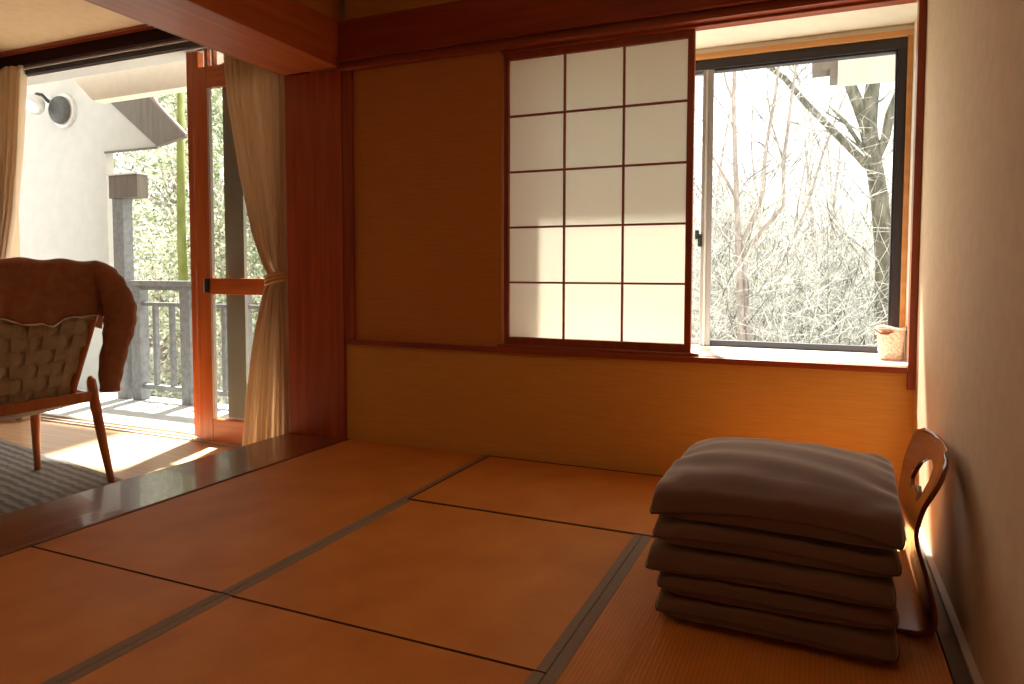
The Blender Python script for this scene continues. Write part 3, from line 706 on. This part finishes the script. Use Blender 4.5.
# ray helper: a world point at depth y seen through the window centre region (used only to choose where each tree stands)
# big old tree with a long limb reaching to the upper left
t = thing('old_tree', 'thick mossy old tree with one long limb slanting up to the left', 'tree', (.8, 9.2, terr(.8, 9.2)-.2)); OZ = terr(.8, 9.2)-.2
def rel(pts): return [(x-.8, dy, z-OZ) for x, z, dy in pts]
MB().tube(rel([(.85, OZ, 0), (.80, .16, 0), (.78, 1.28, 0), (.70, 2.07, 0), (.59, 2.73, 0), (.53, 3.05, 0), (.56, 3.38, .0), (.59, 3.7, 0), (.6, 4.3, 0), (.5, 5.4, .2)]), [.15, .125, .115, .11, .10, .115, .095, .085, .07, .04], 12).build('trunk', M['bark'], t, smooth=True)
MB().tube(rel([(.56, 2.5, 0), (.41, 2.67, -.02), (.13, 2.98, -.03), (-.26, 3.41, -.05), (-.52, 3.75, -.05), (-.75, 3.96, 0), (-1.07, 4.4, 0), (-1.5, 5.1, .1)]), [.06, .052, .048, .044, .04, .036, .028, .018], 10).build('long_limb', M['bark'], t, smooth=True)
MB().tube(rel([(.55, 2.95, 0), (.41, 3.33, .0), (.28, 3.66, 0), (.12, 4.2, .1), (-.1, 5.0, .2)]), [.09, .08, .07, .05, .03], 10).build('left_fork', M['bark'], t, smooth=True)
MB().tube(rel([(.62, 2.55, 0), (.74, 2.85, -.02), (.79, 3.16, 0), (.90, 3.5, 0), (1.1, 4.1, .1)]), [.06, .06, .065, .05, .03], 8).build('right_limb', M['bark'], t, smooth=True)
MB().tube(rel([(.47, 2.75, -.05), (.25, 3.1, -.1), (.04, 3.33, -.1)]), [.03, .028, .012], 6).build('short_limb', M['bark'], t, smooth=True)
rr = random.Random(5); segs = []
for (bx, bz), dr in (((-.26, 3.41), (-.3, 0, 1)), ((-.52, 3.75), (.3, 0, 1)), ((.13, 2.98), (-.7, 0, .2)), ((.28, 3.66), (-.8, 0, .8)), ((.55, 2.9), (-.8, -.2, .4)), ((.72, 2.0), (-.8, -.3, .5)), ((.79, 3.1), (.6, 0, .6)), ((.62, 2.5), (.5, -.3, .5)), ((.75, 1.7), (.5, -.5, .3)), ((.6, 2.6), (-.6, -.5, .3)), ((.78, 1.2), (-.9, -.4, .5)), ((.8, .6), (.6, -.4, .6)), ((.66, 2.3), (-1, -.3, .1)), ((.56, 3.3), (.8, -.2, .2))):
    d = np.array(dr, float); d /= np.linalg.norm(d); grow(segs, np.array([bx-.8, -.05, bz-OZ]), d, rr.uniform(.7, 1.3), .020, 2, rr, .2, .6, 5, 2, .16)
sticks(segs, M['twig'], 'branches', t)
def path_tree(label, y, lines, seed, m='bark_p'):
    x0, z0 = lines[0][0][0][0], terr(lines[0][0][0][0], y)-.1
    t = thing('bare_tree', label, 'tree', (x0, y, z0)); rr = random.Random(seed); segs = []
    for k, (pts, ra, rb) in enumerate(lines):
        if k == 0: pts = [(pts[0][0]+.03, z0)]+pts
        n = len(pts); q = [(x-x0, .03*k, z-z0) for x, z in pts]
        MB().tube(q, [ra+(rb-ra)*i/(n-1) for i in range(n)], 8).build('trunk' if k == 0 else 'limb', M[m], t, smooth=True)
        for a, b in zip(q[1:], q[2:]):
            for _ in range(3):
                u = rr.random(); p = np.array(a)*(1-u)+np.array(b)*u
                d = np.array([rr.choice((-1, 1))*rr.uniform(.4, 1), rr.uniform(-.4, .4), rr.uniform(.5, 1.2)]); d /= np.linalg.norm(d)
                grow(segs, p, d, rr.uniform(.5, 1.1), .010, 2, rr, .3, .5, 4, 2, .14)
    sticks(segs, M['twig'], 'branches', t); return t
path_tree('slender pale tree at the left of the window view, forked near its top', 8.2, [([(-.92, .18), (-.97, 1.0), (-1.01, 1.82), (-1.04, 2.39), (-1.08, 3.26), (-1.07, 3.9), (-1.1, 5.0)], .05, .016), ([(-1.08, 3.26), (-1.17, 3.46), (-1.27, 3.9)], .018, .008), ([(-1.02, 2.01), (-1.23, 2.4), (-1.45, 2.8)], .022, .008)], 31)
path_tree('pale tree with two rising stems just right of the slender one', 8.3, [([(-.86, .18), (-.90, .9), (-.95, 1.5), (-.80, 1.85), (-.71, 2.1), (-.69, 2.62), (-.58, 3.34), (-.53, 3.9), (-.5, 4.6)], .045, .012), ([(-.93, 1.35), (-.70, 1.65), (-.46, 1.93), (-.47, 2.48), (-.40, 3.2), (-.33, 3.8), (-.3, 4.6)], .035, .010), ([(-.47, 2.48), (-.63, 2.98), (-.69, 3.4), (-.7, 3.9)], .015, .006)], 32)
tree('bare_tree', 'thin upright bare tree behind the middle of the window view', -1.25, 11.0, 6.0, .05, 23, depth=3, up=.7, spread=.35, kids=2, lean=(.05, 0))
tree('bare_tree', 'bare tree further back, left of the old mossy tree', -.2, 14.5, 5.6, .06, 24, depth=3, spread=.55, kids=2)
for i, (x, y, h) in enumerate(((-3.5, 13, 6), (-2.6, 16, 6), (.3, 13, 4.6), (.9, 15, 5.0), (-5.2, 17, 7), (.3, 19, 6), (-1.8, 20, 6.5), (2.2, 18, 6))):
    tree('bare_tree', 'pale bare tree in the tangle beyond the window', x, y, h, .07, 40+i, depth=3, spread=.6, kids=2, group='bare trees beyond the window')

# dense pale undergrowth (uncountable)
def thicket(name, label, n, xr, yr, hr, seed, m, par=None):
    rr = random.Random(seed); segs = []
    for _ in range(n):
        y = rr.uniform(*yr); a = rr.uniform(*xr); x = a*y; z = terr(x, y)-.05
        H = rr.uniform(*hr)
        for _ in range(rr.randint(4, 7)):
            d = np.array([rr.gauss(0, .45), rr.gauss(0, .45), 1.]); d /= np.linalg.norm(d)
            grow(segs, np.array([x, y, z]), d, H*rr.uniform(.6, 1.1), .013*(y/10)**.5, 1, rr, .1, .8, 5, 2, .22)
    return tag(sticks(segs, M[m], name), label, 'undergrowth', None, 'stuff')
thicket('undergrowth', 'tangle of pale twigs and brush filling the lower window view', 260, (-.32, .16), (8.5, 20), (2.0, 4.6), 3, 'twig')
thicket('undergrowth', 'pale brush on the slope behind the balcony railing', 150, (-1.9, -.95), (8.0, 16), (1.7, 3.4), 4, 'twig')

# leafy trees behind the balcony
def leafy(name, label, x, y, H, R, seed, nl=12000, m='leaf', tm='bark_p', s=.045, grp=None):
    rr = np.random.default_rng(seed); z0 = terr(x, y)-.1
    t = thing(name, label, 'tree', (x, y, z0), 0, grp)
    r2 = random.Random(seed); pts = [(0, 0, 0)]; 
    for k in range(1, 6): pts.append((r2.gauss(0, .1)*k*.4, r2.gauss(0, .1)*k*.4, H*.8*k/5))
    MB().tube(pts, [.12, .1, .09, .07, .05, .02], 8).build('trunk', M[tm], t, smooth=True)
    K_ = 34; cen = rr.normal(0, 1, (K_, 3)); cen /= np.linalg.norm(cen, axis=1)[:, None]; cen *= (rr.random((K_, 1))**.4)
    cen = cen*np.array([R, R, H*.42])+np.array([0, 0, H*.56])
    c = cen[rr.integers(0, K_, nl)]+rr.normal(0, R*.17, (nl, 3))
    a = rr.normal(0, 1, (nl, 3)); a /= np.linalg.norm(a, axis=1)[:, None]; b = np.cross(a, rr.normal(0, 1, (nl, 3))); b /= np.linalg.norm(b, axis=1)[:, None]
    sz = rr.uniform(.5, 1.2, (nl, 1))*s
    V = np.stack([c-a*sz, c-b*sz*.5, c+a*sz, c+b*sz*.5], 1).reshape(-1, 3); F = np.arange(nl*4).reshape(-1, 4)
    me = bpy.data.meshes.new('foliage'); me.from_pydata(V.tolist(), [], F.tolist()); me.materials.append(M[m]); o = bpy.data.objects.new('foliage', me); C.objects.link(o); o.parent = t
    segs = [(np.array(pts[3]) if q[2] > H*.5 else np.array(pts[2]), q, .035, .008) for q in cen]
    sticks(segs, M[tm], 'branches', t)
    return t
LT = [(-10.6, 7.6, 4.6, 1.2, 'pale leafy tree right behind the railing beside the grey column'),
      (-8.6, 7.2, 6.2, 1.2, 'pale leafy tree seen through the open door next to the red door post'),
      (-7.4, 7.6, 5.4, 1.2, 'pale leafy tree seen through the glass of the red door')]
for i, (x, y, h, R, lb) in enumerate(LT): leafy('leafy_tree', lb, x, y, h, R, 60+i)
for i, (x, y, h, R) in enumerate(((-13.2, 10.5, 8.6, 1.8), (-15.5, 11.5, 9.0, 2.0), (-11.3, 11.0, 8.8, 1.8), (-17.5, 13.5, 10.0, 2.2), (-13.8, 14.5, 10.5, 2.3), (-9.8, 11.5, 8.6, 1.8))):
    leafy('leafy_tree', 'pale leafy tree further up the slope behind the balcony', x, y, h, R, 80+i, 8000, s=.075, grp='leafy trees up the slope')
t = thing('mossy_tree', 'green mossy trunk standing close to the red door post outside', 'tree', (-7.80, 5.9, terr(-7.8, 5.9)-.1))
MB().tube([(0, 0, 0), (.05, 0, 2.0), (-.02, 0, 4.0), (.03, 0, 6.5)], [.08, .065, .055, .04], 10).build('trunk', M['moss'], t, smooth=True)
# ------------------------------------------------------------------ light
wd = bpy.data.worlds.new('sky'); S.world = wd; wd.use_nodes = True
bg = wd.node_tree.nodes['Background']; bg.inputs[0].default_value = (1.0, .985, .95, 1); bg.inputs[1].default_value = 2.6
sun = bpy.data.lights.new('sun', 'SUN'); sun.energy = 34; sun.angle = .05; sun.color = (1, .95, .86)
so = bpy.data.objects.new('sun', sun); C.objects.link(so)
sd_ = Vector((.38, -1, -2.2)).normalized(); so.rotation_euler = sd_.to_track_quat('-Z', 'Y').to_euler(); so.location = (-2, 6, 9)
# ceiling lamp of the tatami room (behind the viewer, out of frame)
t = thing('ceiling_lamp', 'round paper ceiling lamp of the tatami room, outside the frame', 'lamp', (-1.4, .3, ZC))
MB().prism([(.26*math.cos(2*PI*k/32), .26*math.sin(2*PI*k/32)) for k in range(32)], -.085, -.0, 'z').build('lamp_shade', M['lamp_glass'], t)
la = bpy.data.lights.new('lamp', 'AREA'); la.shape = 'DISK'; la.size = .5; la.energy = 8; la.color = (1, .62, .32)
lo = bpy.data.objects.new('lamp_light', la); C.objects.link(lo); lo.location = (-1.4, .3, ZC-.095)

# ------------------------------------------------------------------ camera
f_px, yaw, pit, rol, dcx, dcy = 631.62, .358594, .046738, .0069637, 71.73, -33.31
cam = bpy.data.cameras.new('camera'); cam.sensor_width = 36; cam.sensor_fit = 'HORIZONTAL'; cam.lens = f_px/1024*36
cam.shift_x = -dcx/1024; cam.shift_y = dcy/1024; cam.clip_start = .05; cam.clip_end = 200
co = bpy.data.objects.new('camera', cam); C.objects.link(co); S.camera = co
fw = Vector((-math.sin(yaw)*math.cos(pit), math.cos(yaw)*math.cos(pit), -math.sin(pit)))
r_ = Vector((math.cos(yaw), math.sin(yaw), 0)); u_ = r_.cross(fw)
r2 = r_*math.cos(rol)+u_*math.sin(rol); u2 = -r_*math.sin(rol)+u_*math.cos(rol)
co.matrix_world = Matrix(((r2.x, u2.x, -fw.x, 0), (r2.y, u2.y, -fw.y, 0), (r2.z, u2.z, -fw.z, 1.0), (0, 0, 0, 1)))

S.view_settings.view_transform = 'Standard'; S.view_settings.look = 'None'; S.view_settings.gamma = 1; S.view_settings.use_curve_mapping = False
S.view_settings.exposure = .15
S.cycles.use_denoising = True; S.cycles.max_bounces = 10; S.cycles.diffuse_bounces = 6; S.cycles.transparent_max_bounces = 12
S.cycles.sample_clamp_indirect = 12
